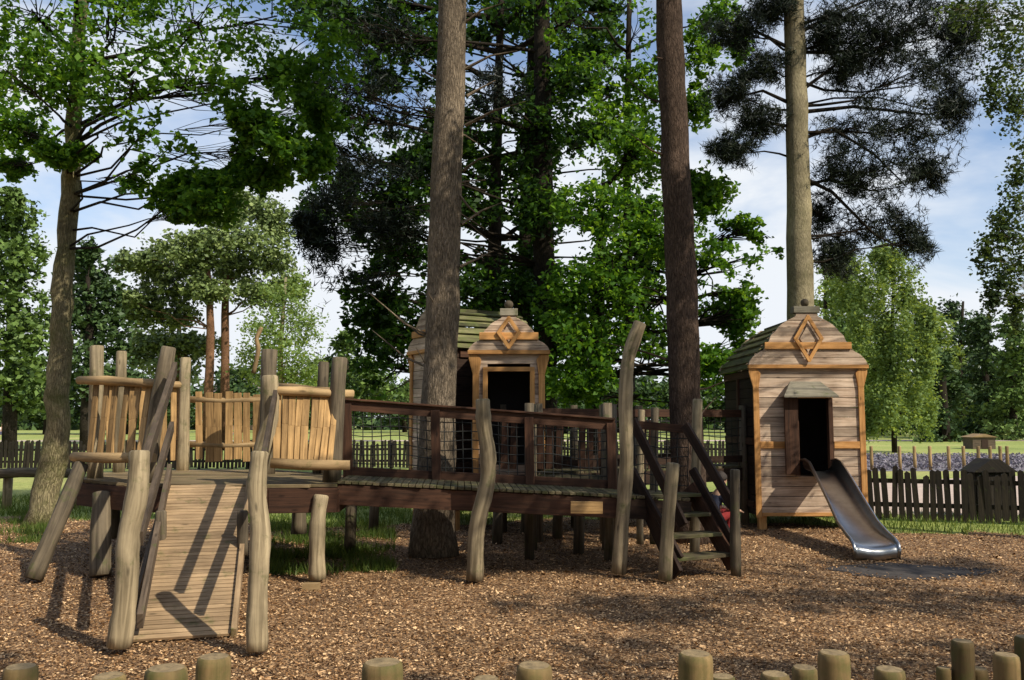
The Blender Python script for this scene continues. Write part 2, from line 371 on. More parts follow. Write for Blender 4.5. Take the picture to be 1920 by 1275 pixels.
o=fast('grass_tufts',V,np.arange(len(P)*3).reshape(-1,3),L_grass,rng.uniform(0,1,len(P))); link(o); o['kind']='stuff'; o['label']='rough green grass at the mulch edge'
nl_=20000; x=rng.uniform(9,31,nl_); y=rng.uniform(26.5,37,nl_); z=rng.uniform(.02,.15,nl_); P=np.stack([x,y,z],1); V,Fq=leaves(P,.12,.5)
o=fast('lavender_bed',V,Fq,L_lav,rng.uniform(0,1,nl_)); link(o); o['kind']='stuff'; o['label']='grey purple lavender bed beyond the fence'
# ------------------------------------------------------------ near palisade
def logmesh(r,h):
    mb=MB(); mb.tube([(0,0,0),(0,0,h*.5),(0,0,h-.025),(0,0,h-.006),(0,0,h)],[r*1.02,r,r,r*.95,r*.82],18,.012)
    return mb
for px,pw,py in [(30,62,1243),(210,63,1258),(298,80,1248),(392,65,1225),(717,80,1236),(917,55,1263),(998,70,1238),(1295,66,1216),(1358,50,1262),(1448,55,1256),(1505,48,1243),(1561,60,1218),(1668,57,1247),(1764,27,1244),(1800,41,1193),(1838,37,1245),(1881,47,1220),(1918,40,1187),(480,60,1290),(600,60,1295),(830,64,1292),(1120,64,1290),(1205,60,1285),(120,60,1285)]:
    dia=.105 if px<1740 else .09
    Yd=min(max(dia*F/pw*1.02,2.35),3.3); p=W(px,py+7,Yd); mb=logmesh(pw*.95*Yd/F/2,p.z)
    o=bpy.data.objects.new('palisade_post',mb.mesh('palisade_post',M_pali)); o.location=(p.x,p.y,0); link(o)
    o.data.materials.append(M_end); o.data.polygons[-1].material_index=1
    o.rotation_euler=(U(-.02,.02),U(-.02,.02),U(0,6)); o['label']='short round log post of a low palisade edging'; o['category']='post'; o['group']='log palisade posts'
# ------------------------------------------------------------ platform
pf=root('play_platform','raised octagonal wooden platform with log posts and golden palings','play platform',(-3.2,9.6,0))
ZD=.95
dk=[W(150,900,9.3),W(262,900,8.6),W(505,900,8.5),W(632,900,8.6),W(665,900,9.9),W(520,880,11),W(340,880,11.2),W(180,880,10.4)]
dk=[Vector((p.x,p.y,ZD)) for p in dk]
def xat(poly,y):
    xs_=[]
    for i in range(len(poly)):
        a,b_=poly[i],poly[(i+1)%len(poly)]
        if (a.y-y)*(b_.y-y)<0: xs_.append(a.x+(b_.x-a.x)*(y-a.y)/(b_.y-a.y))
    return (min(xs_),max(xs_)) if len(xs_)>1 else None
mb=MB(); y=8.515
while y<11.15:
    q=xat(dk,y+.045)
    if q: mb.box(q[0],q[1],y,y+.088,ZD-.03,ZD)
    y+=.094
part('deck',mb,M_pdeck,pf,bev=.003)
for i in range(8):
    a=dk[i];b_=dk[(i+1)%8]; z=Vector((0,0,-.155)); part('edge_beam',MB().beam(a+z,b_+z,.05,.24),M_brown,pf,bev=.004)
def post(rt,pts,r,mat=M_log,lab=None,name='post',jit=.045,lump=.045):
    P=[W(*p) if len(p)==3 else Vector(p[:3]) for p in pts]
    Q=[]
    for i in range(len(P)-1):
        for j in range(5): Q.append(P[i].lerp(P[i+1],j/5))
    Q.append(P[-1])
    for _ in range(3):
        Q=[Q[0]]+[(Q[i-1]+Q[i]*2+Q[i+1])/4 for i in range(1,len(Q)-1)]+[Q[-1]]
    n=len(Q); rr=[r*(1.0+lump*math.sin(i*.9+r*90)+U(-.02,.02))*(1-.12*i/n) for i in range(n)]
    Q.append(Q[-1]+(Q[-1]-Q[-2]).normalized()*.012); rr.append(rr[-1]*.8)
    return part(name,MB().tube(Q,rr,14,jit),mat,rt,lab)
for pts,r,mt_ in [(((178,905,9.5),(182,650,9.5)),.082,M_log),(((222,900,10.5),(228,660,10.5)),.07,M_log),(((270,905,8.8),(296,760,8.8),(316,652,8.8)),.085,M_logd),
    (((342,890,10.9),(348,672,10.9)),.075,M_log),(((498,900,10.2),(505,657,10.2)),.10,M_logd),(((480,905,8.6),(490,850,8.6),(508,790,8.6),(506,706,8.6)),.09,M_log),
    (((598,890,10.3),(607,680,10.3)),.075,M_logd),(((622,905,8.9),(637,672,8.9)),.09,M_logd),(((475,700,11),(486,655,11),(480,635,11),(490,615,11)),.03,M_golden)]:
    post(pf,pts,r,mt_)
post(pf,[(62,1086,8.5),(108,980,8.7),(152,872,9.1)],.085,M_logd,'leaning weathered log brace')
post(pf,[(188,1080,8.7),(188,1000,8.8),(192,925,8.9)],.105,M_logd); post(pf,[(595,1086,8.5),(594,1020,8.5),(596,970,8.52),(602,930,8.55)],.082,M_log)
post(pf,[(210,1010,10.5),(212,900,10.6)],.1,M_logd); post(pf,[(560,1000,10.8),(562,900,10.8)],.09,M_logd)
def panel(rt,a0,a1,b0,b1,n,fan=0,pw=.085,t0=.03,t1=.97,lower=True,mat=M_pal,upper=True):
    a0,a1,b0,b1=[W(*q) for q in (a0,a1,b0,b1)]
    if upper: part('rail',MB().tube([a0,a0.lerp(a1,.33)+Vector((0,0,.01)),a0.lerp(a1,.66),a1],[.045,.05,.043,.047],12,.05),M_golden,rt)
    if lower: part('rail',MB().tube([b0,b0.lerp(b1,.4)-Vector((0,0,.01)),b1],[.05,.055,.048],12,.05),M_golden,rt)
    nrm=(a1-a0).cross(Vector((0,0,1))).normalized()
    for i in range(n):
        t=t0+(t1-t0)*(i+.5)/n+U(-.008,.008); p=b0.lerp(b1,t)+Vector((0,0,U(-.02,.03)))+nrm*-.05; q=a0.lerp(a1,t+fan*(t-.3)+U(-.01,.01))+Vector((0,0,U(-.02,.035)))+nrm*-.05
        mid=p.lerp(q,.5)+(a1-a0).normalized()*U(-.01,.01); ww=pw*U(.8,1.12)
        m_=MB(); r_=random.random(); m_.beam(p,mid,ww,.024,nrm,r_); m_.beam(mid+(mid-q)*.002,q,ww*.97,.0235,nrm,r_)
        part('paling',m_,mat,rt,bev=.004)
panel(pf,(148,713,9.35),(310,719,8.9),(138,856,9.15),(288,858,8.6),6,0,.08,.1,.85)
panel(pf,(512,733,8.6),(662,739,9.0),(508,868,8.5),(656,872,8.6),9,.1,.07,.05,.8)
panel(pf,(350,736,10.9),(500,738,10.9),(350,864,10.9),(500,864,10.9),7,0,.095,.08,.92,False,upper=False)
part('rail',MB().tube([W(340,748,10.97),W(420,752,10.97),W(505,748,10.97)],[.045,.04,.045],12,.05),M_golden,pf)
part('rail',MB().tube([W(340,832,10.97),W(420,836,10.97),W(505,832,10.97)],[.045,.04,.045],12,.05),M_golden,pf)
panel(pf,(185,716,10.3),(345,722,10.9),(185,858,10.3),(345,862,10.9),7,0,.085,.08,.95,False)
panel(pf,(505,725,10.9),(640,735,9.9),(505,862,10.9),(640,866,9.9),6,.05,.08)
# ------------------------------------------------------------ ramp
rp=root('play_ramp','grooved timber access ramp with crooked log handrail posts','ramp',(-2.6,7.4,0))
c0=Vector((-2.39,6.30,.03)); c1=Vector((W(392,900,8.5).x,8.5,ZD-.004)); ax=(c1-c0); side=Vector((ax.y,-ax.x,0)).normalized(); nb=44; hw=.35
mb=MB()
for i in range(nb):
    p=c0+ax*((i+.5)/nb); d=ax.normalized(); up=side.cross(d)
    mb.beam(p-side*hw,p+side*hw,ax.length/nb-.008,.022,up)
part('ramp_deck',mb,M_ramp,rp,bev=.002)
for s_ in(-1,1):
    o_=side*s_*(hw+.022); z=Vector((0,0,-.02))
    part('side_board',MB().beam(c0+o_+z,c1+o_+z,.04,.15),M_ramp if s_>0 else M_gb,rp,bev=.004)
post(rp,[(224,1212,5.98),(238,1100,5.98),(240,1000,6.0),(258,930,6.02),(262,848,6.05)],.08,M_log); post(rp,[(482,1220,5.92),(482,1120,5.95),(490,1000,5.95),(480,920,5.98),(487,849,6.0)],.07,M_log)
def bm(rt,name,a,b_,w,h,mat,lab=None): return part(name,MB().beam(W(*a),W(*b_),w,h),mat,rt,lab,.004)
bm(rp,'handrail',(268,880,6.15),(328,690,8.65),.045,.13,M_gb); bm(rp,'handrail',(262,1010,6.15),(322,800,8.65),.045,.11,M_gb)
bm(rp,'handrail',(262,1165,6.2),(318,880,8.6),.045,.12,M_gb)
bm(rp,'handrail',(490,885,6.15),(516,740,8.5),.04,.10,M_gb); bm(rp,'handrail',(474,1010,6.15),(500,850,8.5),.04,.09,M_gb)
post(rp,[(300,1050,7.5),(302,960,7.5)],.05,M_logd);post(rp,[(455,1040,7.5),(455,960,7.5)],.05,M_logd)
part('wood_block',MB().box(-1.95,-1.80,8.1,8.2,0,.07),M_golden,rp)
# ------------------------------------------------------------ bridge
br=root('play_bridge','brown stained timber bridge with black rope net railing','bridge',(-.3,9.2,0))
e0=W(632,904,8.62); e1=W(1158,930,8.8); e1b=W(1295,937,9.1)
bd=(e1-e0); dn=bd.normalized(); back=Vector((-dn.y,dn.x,0)).normalized(); WD=1.02
mb=MB(); nb=40
for i in range(nb):
    p=e0+bd*((i+.5)/nb); o1=back*U(-.02,.01)
    mb.beam(p+o1,p+back*WD,bd.length/nb-.008,.028,dn.cross(back))
for i in range(8):
    p=e1.lerp(e1b,(i+.5)/8); mb.beam(p,p+back*WD,.085,.028,Vector((0,0,1)))
part('deck',mb,M_deck,br,bev=.003)
zz=Vector((0,0,-.125))
part('beam',MB().beam(e0+zz+back*.04,e1+zz+back*.04,.05,.2),M_brown,br,bev=.004)
part('beam',MB().beam(e0+zz+back*(WD-.04),e1+zz+back*(WD-.04),.05,.2),M_dbrown,br)
part('beam',MB().beam(e1+zz+back*.04,e1b+zz+back*.04,.05,.2),M_dbrown,br)
part('sign_plate',MB().beam(W(1070,951,8.68),W(1130,952,8.68),.025,.12),M_pal,br,'small blank varnished wooden sign plate',.004)
rt0=W(645,760,9.5); rt1=W(1152,797,9.65); rb0=W(648,884,9.5); rb1=W(1155,910,9.65)
part('handrail',MB().beam(rt0,rt1,.05,.115),M_brown,br,bev=.004); part('handrail',MB().beam(rt0+Vector((0,0,.07)),rt1+Vector((0,0,.07)),.12,.022),M_brown,br,bev=.004)
part('rail',MB().beam(rb0,rb1,.05,.11),M_brown,br,bev=.004)
for t in (0.012,.335,.68,.985):
    a=rt0.lerp(rt1,t)+Vector((0,-.04,.02)); b_=rb0.lerp(rb1,t)+Vector((0,-.04,-.1)); part('post',MB().beam(b_,a,.10,.05,(0,1,0)),M_brown,br,bev=.004)
def net(rt,a0,a1,b0,b1,step=.1,r=.0055,name='rope_net'):
    mb=MB(); L=(a1-a0).length; H=(a0-b0).length; nx=max(2,int(L/step)); nz=max(2,int(H/step))
    def pt(u,v):
        p=b0.lerp(b1,u).lerp(a0.lerp(a1,u),v); return p+Vector((0,.02*math.sin(u*17+v*9),-.02*math.sin(v*3.14)*math.sin(u*23)))
    for i in range(nx+1): mb.tube([pt(i/nx,j/nz) for j in range(nz+1)],r,4,cap=False)
    for j in range(nz+1): mb.tube([pt(i/nx,j/nz) for i in range(nx+1)],r,4,cap=False)
    return part(name,mb,M_rope,rt)
net(br,rt0,rt1,rb0,rb1)
post(br,[(890,1087,8.48),(893,985,8.48),(915,905,8.5),(916,850,8.5),(907,800,8.5),(905,750,8.5)],.083,M_log,'crooked weathered log post'); post(br,[(1160,1075,8.8),(1168,960,8.8),(1176,860,8.75),(1172,740,8.7),(1178,665,8.7),(1200,606,8.68)],.075,M_log,'tall curved weathered log post')
for px,py,Yp in ((932,1020,10.2),(985,1000,10.9),(1045,1010,10.6),(1085,1040,9.7),(1140,1010,10.3),(700,1000,10.6),(655,1040,9.6)):
    g=G(px,py); part('leg',MB().tube([(g.x,g.y,0),(g.x+.02,g.y,.75)],[.07,.065],10,.04),M_logd,br)
# ------------------------------------------------------------ stair
st=root('play_stair','dark timber stair with open treads and handrails','stair',(1.9,8.9,0))
sl0,sl1=W(1192,895,9.15),W(1270,1080,8.55); sr0,sr1=W(1292,905,9.35),W(1378,1066,8.9)
bm(st,'stringer',(1192,905,9.15),(1270,1078,8.55),.045,.17,M_dbrown); bm(st,'stringer',(1292,912,9.35),(1376,1062,8.9),.045,.17,M_brown)
for t in (.14,.36,.58,.80):
    a=sl0.lerp(sl1,t);b_=sr0.lerp(sr1,t)
    z=(a.z+b_.z)/2-.03; a.z=b_.z=z; part('tread',MB().beam(a,b_,.24,.035),M_deck,st,bev=.004)
for a,b_,h in (((1186,788,9.1),(1282,985,8.6),.10),((1184,880,9.1),(1275,1048,8.6),.09),((1284,797,9.35),(1378,955,8.92),.10),((1298,880,9.35),(1380,1030,8.92),.09)):
    bm(st,'handrail',a,b_,.045,h,M_dbrown)
post(st,[(1247,1088,8.47),(1252,980,8.47),(1262,870,8.45)],.068,M_log); post(st,[(1380,1078,8.83),(1378,980,8.83),(1378,882,8.83)],.055,M_logd); post(st,[(1302,1050,9.55),(1304,900,9.55),(1308,750,9.55)],.058,M_log)
post(st,[(1226,1020,9.9),(1226,900,9.9),(1228,766,9.9)],.05,M_logd);post(st,[(1200,1020,10.4),(1200,900,10.4),(1203,770,10.4)],.045,M_log)
bm(st,'handrail',(1180,795,9.6),(1290,805,9.6),.045,.09,M_brown)
net(st,W(1190,800,9.62),W(1290,806,9.62),W(1190,925,9.62),W(1290,930,9.62))
# ------------------------------------------------------------ rear walkway
rw=root('rear_walkway','dark timber walkway linking the two playhouses','walkway',(2,12.3,0))
def walk(p0,p1,z,w,rt):
    p0=Vector((*p0,z));p1=Vector((*p1,z)); d=p1-p0; s_=Vector((-d.y,d.x,0)).normalized(); mb=MB(); k=int(d.length/.1)
    for i in range(k): p=p0+d*((i+.5)/k); mb.beam(p,p+s_*w,.092,.03)
    part('deck',mb,M_deck,rt)
    for q in (0,w):
        part('beam',MB().beam(p0+s_*q-Vector((0,0,.11)),p1+s_*q-Vector((0,0,.11)),.05,.19),M_dbrown,rt)
        part('handrail',MB().beam(p0+s_*q+Vector((0,0,.80)),p1+s_*q+Vector((0,0,.80)),.05,.11),M_brown,rt,bev=.004)
        part('rail',MB().beam(p0+s_*q+Vector((0,0,.12)),p1+s_*q+Vector((0,0,.12)),.05,.1),M_dbrown,rt)
        k2=max(2,int(d.length/.9))
        for i in range(k2+1):
            p=p0.lerp(p1,i/k2)+s_*q; part('post',MB().tube([p-Vector((0,0,z)),p+Vector((0,0,.92))],[.06,.055],10,.04),M_logd,rt)
        net(rt,p0+s_*q+Vector((0,0,.8)),p1+s_*q+Vector((0,0,.8)),p0+s_*q+Vector((0,0,.12)),p1+s_*q+Vector((0,0,.12)),.11)
walk((.35,11.3),(3.5,13.0),.88,1.0,rw); walk((.2,9.9),(.3,11.3),.86,-.9,rw)
for px in (945,962,1012,1030,1048,1090,1105,1125,1205,1222):
    p=W(px,890,11.2); part('slat',MB().beam((p.x,11.2,.95),(p.x+.02,11.2,1.58),.09,.03,(0,1,0)),M_brown,rw)
# ------------------------------------------------------------ playhouses
def prof(z,H):
    pts=[(0,1.0),(.10,.97),(.20,.88),(.30,.72),(.31,.70),(.60,.60),(.62,.55),(.75,.47),(.85,.34),(.92,.20),(1,.17)]
    return float(np.interp(z,[p[0] for p in pts],[p[1] for p in pts]))
def house(rt,T,w,d,zf,ze,zt,door=True,waist=True,openw=.5,oz0=None,oz1=None,diamond=True,feet=True,finial=True,wallm=None,sidem=None):
    hw=w/2; wallm=wallm or M_board; sidem=sidem or M_board
    def add(name,mb,mat,lab=None,bev=0):
        mb.V=[tuple(T@Vector(v)) for v in mb.V]; return part(name,mb,mat,rt,lab,bev)
    nb=max(6,int((ze-zf)/.135)); bh=(ze-zf)/nb
    oz0=oz0 if oz0 is not None else zf+.6; oz1=oz1 if oz1 is not None else ze-.42; ohw=openw/2
    oc=.06 if door else 0
    mb=MB()
    for i in range(nb):
        z0=zf+i*bh;z1=z0+bh-.008
        if z1>oz0+.03 and z0<oz1-.03:
            mb.box(-hw,oc-ohw,0,.028,z0,z1); mb.box(oc+ohw,hw,0,.028,z0,z1)
        else: mb.box(-hw,hw,0,.028,z0,z1)
    add('front_wall',mb,wallm,bev=.003)
    for sx_ in(-1,1):
        mb=MB()
        for i in range(nb):
            z0=zf+i*bh; a,b_=sorted((sx_*hw,sx_*(hw-.028))); mb.box(a,b_,.03,d,z0,z0+bh-.006)
        add('side_wall',mb,M_dbrown if sx_<0 else sidem,bev=.003)  # left wall takes the dark material, painting in that side's shade
        mb=MB(); xo=sx_*(hw+.014)
        mb.beam((xo,.1,zf+.15),(xo,d-.05,zf+.15),.03,.10); mb.beam((xo,.1,(zf+ze)/2),(xo,d-.05,(zf+ze)/2),.03,.10); mb.beam((xo,.1,ze-.08),(xo,d-.05,ze-.08),.03,.1)
        mb.beam((xo+sx_*.002,d*.5,zf+.2),(xo+sx_*.002,d*.5,ze-.13),.08,.03,(1,0,0))
        add('side_frame',mb,M_brown)
    mb=MB(); mb.box(-hw,hw,d-.028,d,zf,ze); add('back_wall',mb,M_dbrown)
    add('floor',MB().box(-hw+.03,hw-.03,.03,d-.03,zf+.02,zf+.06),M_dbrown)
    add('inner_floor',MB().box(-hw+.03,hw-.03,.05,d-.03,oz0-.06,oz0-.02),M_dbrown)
    add('inner_shade_panel',MB().box(-hw+.03,hw-.03,d*.55,d*.55+.02,zf+.07,ze-.07),M_black)  # near-black panel that paints the shade seen through the doorway
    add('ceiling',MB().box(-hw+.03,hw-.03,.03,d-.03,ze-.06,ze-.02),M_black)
    for sx_ in(-1,1):
        mb=MB(); a,b_=sorted((sx_*(hw+.03),sx_*(hw-.055))); mb.box(a,b_,-.03,-.002,zf-.02,ze-.28)
        mb.prism([(sx_*(hw+.03),-.032,ze-.28),(sx_*(hw-.055),-.032,ze-.28),(sx_*(hw-.085),-.032,ze-.08),(sx_*(hw-.03),-.032,ze-.01),(sx_*(hw+.085),-.032,ze-.01),(sx_*(hw+.085),-.032,ze-.07)],(0,.032,0),Vector((0,0,1)))
        add('corner_post',mb,M_trim,bev=.004)
        if waist:
            mb=MB(); zc=(zf+ze)/2-.05; a,b_=(-hw+.056,oc-ohw-.07) if sx_<0 else (oc+ohw+.07,hw-.056); mb.box(a,b_,-.026,-.002,zc-.05,zc+.05); add('band',mb,M_trim,bev=.004)
        add('door_jamb',MB().box(oc+sx_*(ohw+.03)-.032,oc+sx_*(ohw+.03)+.032,-.035,.06,oz0,oz1),M_brown if door else M_trim,bev=.003)
    add('door_head',MB().box(oc-ohw-.06,oc+ohw+.06,-.036,.06,oz1,oz1+.06),M_trim,bev=.003)
    if waist: add('sill_board',MB().box(-hw+.06,hw-.06,-.024,-.002,zf,zf+.05),M_trim,bev=.003)
    add('eave_board',MB().box(-hw-.10,hw+.10,-.06,-.002,ze-.008,ze+.045),M_trim,bev=.005)
    H=zt-ze-.05; gw=hw+.09; z0=ze+.047; k=7
    mb=MB()
    for i in range(k):
        za,zb=i/k,(i+1)/k; zm=(za+zb)/2
        L_=[(-gw*prof(za+.002,H),za),(-gw*prof(zm,H),zm),(-gw*prof(zb-.005,H),zb-.008)]
        poly=[(x_,-.045,z0+zz_*H) for x_,zz_ in L_]+[(-x_,-.045,z0+zz_*H) for x_,zz_ in L_[::-1]]
        mb.prism(poly,(0,.045,0),Vector((1,0,0)))
    add('gable',mb,M_board,bev=.003)
    add('gable_band',MB().box(-gw*.73,gw*.73,-.075,-.047,z0+H*.30,z0+H*.30+.10),M_trim,bev=.005)
    if diamond:
        mb=MB(); dc=Vector((0,-.092,z0+H*.50)); dw,dh=min(.19,hw*.3),H*.42
        pp=[dc+Vector((0,0,dh)),dc+Vector((dw,0,0)),dc-Vector((0,0,dh)),dc-Vector((dw,0,0))]
        for i in range(4):
            a,b_=pp[i],pp[(i+1)%4]; ex=(b_-a).normalized()*.018; mb.beam(a-ex,b_+ex,.03+.001*i,.05,Vector((0,1,0)).cross((b_-a).normalized()))
        add('diamond_ornament',mb,M_trim,bev=.003)
        mb=MB(); mb.prism([dc+Vector((0,.02,dh*.62)),dc+Vector((dw*.62,.02,0)),dc+Vector((0,.02,-dh*.62)),dc+Vector((-dw*.62,.02,0))][::-1],(0,.012,0)); add('diamond_panel',mb,M_board)
    if finial:
        add('finial_block',MB().box(-gw*.22,gw*.22,-.06,.10,z0+H+.002,z0+H+.10),M_grey,bev=.006)
        cz=z0+H+.16; mb=MB(); R_=.06; aa=np.linspace(-1.5,1.5,9); mb.tube([(0,.02,cz+R_*math.sin(t)) for t in aa],[R_*math.cos(t)+.003 for t in aa],12); add('finial_ball',mb,M_logd)
    for sx_ in(-1,1):
        mb=MB(); cur=[(1.10,-.04),(1.04,.06),(.94,.20),(.80,.36),(.64,.52),(.46,.68),(.28,.82),(.08,.90)]
        cp=[Vector((sx_*hw*a,0,ze+.02+H*b_)) for a,b_ in cur]
        Ls=[0]
        for i in range(len(cp)-1): Ls.append(Ls[-1]+(cp[i+1]-cp[i]).length)
        ns_=int(Ls[-1]/.085)
        for i in range(ns_):
            s_=(i+.5)/ns_*Ls[-1]; j=max(q for q in range(len(Ls)-1) if Ls[q]<=s_); t=(s_-Ls[j])/(Ls[j+1]-Ls[j]); p=cp[j].lerp(cp[j+1],t); tn=(cp[j+1]-cp[j]).normalized(); nn_=Vector((0,1,0)).cross(tn); 
            if nn_.z<0: nn_=-nn_
            p=p+nn_*(.03 if i%2 else .0); mb.beam(p+Vector((0,.01+U(0,.02),0)),p+Vector((0,d+.12,0)),.084,.022,nn_)
        add('roof_slope',mb,M_roof,bev=.003)
    add('ridge_cap',MB().box(-.06,.06,.1,d+.13,ze+.02+H*.93,ze+.02+H*.93+.05),M_roof)
    mb=MB()
    poly=[(-gw*prof(z_,H),d+.01,z0+z_*H*.9) for z_ in np.linspace(0,1,9)]; poly+= [(-x_,y_,z_) for x_,y_,z_ in poly[::-1]]; mb.prism(poly,(0,.03,0)); add('rear_gable',mb,M_board)
    if feet:
        for sx_ in(-1,1):
            for yy in (.08,d-.08): add('leg',MB().box(sx_*(hw-.08)-.055,sx_*(hw-.08)+.055,yy-.05,yy+.05,0,zf),M_trim if yy<.5 else M_dbrown)
h1=root('playhouse','larch board playhouse on stilts with curved gable and mossy roof','playhouse',(4.33,12.5,0))
T1=Matrix.Translation((4.33,12.5,0))
house(h1,T1,1.56,1.75,.20,2.34,3.15,True,True,.44,.78,1.90)
hd=MB(); hv=[(3.90,12.24,1.93),(4.68,12.24,1.93),(4.50,12.46,2.14),(4.06,12.46,2.14)]; hv+=[(a,b_,c_-.025) for a,b_,c_ in hv]
hv+=[(3.90,12.46,1.93),(4.68,12.46,1.93)]
hd._add([Vector(v) for v in hv],[(0,1,2,3),(0,4,5,1),(0,3,8),(1,9,2),(4,7,6,5)],Vector((1,0,0)),Vector((0,1,0)))
part('door_canopy',hd,M_grey,h1,'grey hipped board canopy over the doorway')
part('canopy_side',MB().beam((4.03,12.38,.80),(4.03,12.38,1.91),.19,.04,(0,1,0)),M_brown,h1,'side panel beside the doorway, its brown darkened for shade',.004)  # panel colour darkened to carry the shade beside the door
h2=root('playhouse','two part board playhouse with mossy slatted roof and entrance porch','playhouse',(-.5,12.5,0))
aR=-math.pi/2+math.radians(30)
T2=Matrix.Translation((-1.22,12.95,0))@Matrix.Rotation(aR,4,'Z')
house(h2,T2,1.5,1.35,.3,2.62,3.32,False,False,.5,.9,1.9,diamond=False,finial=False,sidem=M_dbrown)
T3=Matrix.Translation((W(954,700,11.6).x,11.6,0))
house(h2,T3,.92,1.0,.85,2.48,3.0,False,False,.58,.95,2.24)
# ------------------------------------------------------------ slide
sd=root('slide','stainless steel slide with rolled edges running down to the ground','slide',(4.25,11,0))
path=[(4.42,12.50,.84),(4.41,12.30,.84),(4.40,12.1,.80),(4.34,11.6,.62),(4.26,11.0,.40),(4.19,10.5,.235),(4.145,10.15,.185),(4.12,9.92,.17),(4.115,9.82,.15),(4.11,9.78,.10),(4.11,9.80,.02)]
path=[Vector(p) for p in path]; wid=[.215]*3+[.22,.225,.235,.24,.245,.245,.245,.24]
sec=lambda w_,h_:[(-w_-.0,h_),(-w_+.01,h_*.4),(-w_+.05,.02),(-w_+.12,0),(0,-.01),(w_-.12,0),(w_-.05,.02),(w_-.01,h_*.4),(w_,h_)]
hs=[.16,.18,.19,.17,.15,.12,.09,.06,.04,.03,.02]
V=[];Fc=[]
for i,p in enumerate(path):
    for x_,h_ in sec(wid[i],hs[i]): V.append((p.x+x_,p.y,p.z+h_))
K=9
for i in range(len(path)-1):
    for k in range(K-1): Fc.append((i*K+k,i*K+k+1,(i+1)*K+k+1,(i+1)*K+k))
me=bpy.data.meshes.new('chute'); off=sd.location; me.from_pydata([(v[0]-off[0],v[1]-off[1],v[2]-off[2]) for v in V],[],Fc); me.materials.append(M_steel)
for p in me.polygons: p.use_smooth=True
o=bpy.data.objects.new('chute',me); link(o,sd); so_=o.modifiers.new('s','SOLIDIFY'); so_.thickness=.006; ss=o.modifiers.new('ss','SUBSURF'); ss.levels=ss.render_levels=2
for s_ in(-1,1):
    part('edge_tube',MB().tube([(p.x+s_*(wid[i]+.008),p.y,p.z+hs[i]) for i,p in enumerate(path)],[.02]*len(path),10),M_steel,sd)
part('foot',MB().tube([(3.89,9.86,.065),(4.33,9.86,.065)],[.06,.06],14),M_steel,sd); part('leg',MB().tube([(4.2,10.6,0),(4.2,10.6,.24)],.03,10),M_steel,sd)
# ------------------------------------------------------------ fences
pickmesh=[]
for i in range(6):
    mb=MB(); h=.88+U(-.06,.05); ww=U(.078,.096)
    mb.prism([(-ww/2,0,.04),(ww/2,0,.04),(ww/2*.95,0,h-.03),(U(-.01,.01),0,h),(-ww/2*.95,0,h-.035)],(0,.03,0),Vector((0,0,1))); pickmesh.append(mb.mesh('picket',M_pick))
def fence(label,p0,p1,sp=.115,hs_=1.0):
    p0=Vector((*p0,0));p1=Vector((*p1,0)); rt=root('picket_fence',label,'fence',p0,'picket fence runs'); d=p1-p0; n=int(d.length/sp); ang=math.atan2(d.y,d.x); nr=Vector((-d.y,d.x,0)).normalized()
    for i in range(n):
        o=bpy.data.objects.new('picket',random.choice(pickmesh)); o.parent=rt; o.location=d*((i+.5)/n)-nr*.045+Vector((0,0,U(-.04,.02))); o.rotation_euler=(U(-.03,.03),U(-.05,.05),ang); o.scale=(1,1,hs_); COL.objects.link(o)
    for z in(.25,.62): part('rail',MB().beam(p0+Vector((0,0,z)),p1+Vector((0,0,z)),.035,.07),M_pick,rt)
    k=max(1,int(d.length/1.9))
    for i in range(k+1): p=p0.lerp(p1,i/k)+nr*.06; part('post',MB().tube([p,p+Vector((0,0,.92*hs_))],[.055,.05],8),M_pick,rt)
fence('dark weathered picket fence beside the gravel path',(5.35,13.9),(8.1,13.0),.108,.92); fence('dark weathered picket fence beside the gravel path',(8.1,13.0),(12.6,11.6),.108,.92)
fence('dark weathered picket fence along the meadow',(-17.6,27),(-8.4,27.5)); fence('dark weathered picket fence along the meadow',(-8.4,27.5),(.6,28)); fence('dark weathered picket fence along the meadow',(.6,28),(9.6,27.5))
fence('dark weathered picket fence closing the yard',(9.6,27.5),(5.35,13.9),.15)
lr=root('log_rail','low horizontal log rail on short posts','rail',(-9,15.5,0))
part('rail',MB().tube([W(-60,892,15.2),W(40,886,15.4),W(152,888,15.6)],[.09,.085,.08],12,.04),M_logd,lr)
for px in(15,-50,140): p=W(px,900,15.5); part('post',MB().tube([(p.x,15.5,0),(p.x,15.5,.6)],[.08,.08],10,.03),M_log,lr)
ky=13.9; kx=W(1868,950,ky).x; kw=.29
kn=root('timber_bin_shelter','small dark timber box with peaked roof beyond the fence','shelter',(kx,ky,0))
mb=MB()
for i in range(8): mb.box(kx-kw+i*kw/4,kx-kw+i*kw/4+kw/4-.005,ky,ky+.02,.02,.74)
for s_ in(-1,1): mb.box(kx+s_*kw-.012,kx+s_*kw+.012,ky+.021,ky+.36,.02,.74)
mb.box(kx-kw,kx+kw,ky+.361,ky+.38,.02,.74)
part('wall',mb,M_pick,kn)
mb=MB(); mb.prism([(kx-kw-.07,ky-.05,.742),(kx+kw+.07,ky-.05,.742),(kx+.07,ky-.05,.95),(kx-.07,ky-.05,.95)],(0,.46,0),Vector((0,1,0))); part('roof',mb,M_pick,kn)
for px,py in ((1635,842),(1688,843),(1716,842),(1745,845),(1780,846),(1808,848),(1836,846),(1858,848),(1877,847),(1890,848)):
    g=G(px,882); mb=logmesh(.05,.75); o=bpy.data.objects.new('bollard_post',mb.mesh('bollard_post',M_golden)); o.location=g; o.rotation_euler=(0,0,U(0,6)); link(o)
    o['label']='thin wooden bollard post beside the lavender bed'; o['category']='post'; o['group']='bollard posts by the lavender'
s0=G(1846,842); sh=root('garden_shed','small brown shed with low pitched roof in the meadow','shed',s0)
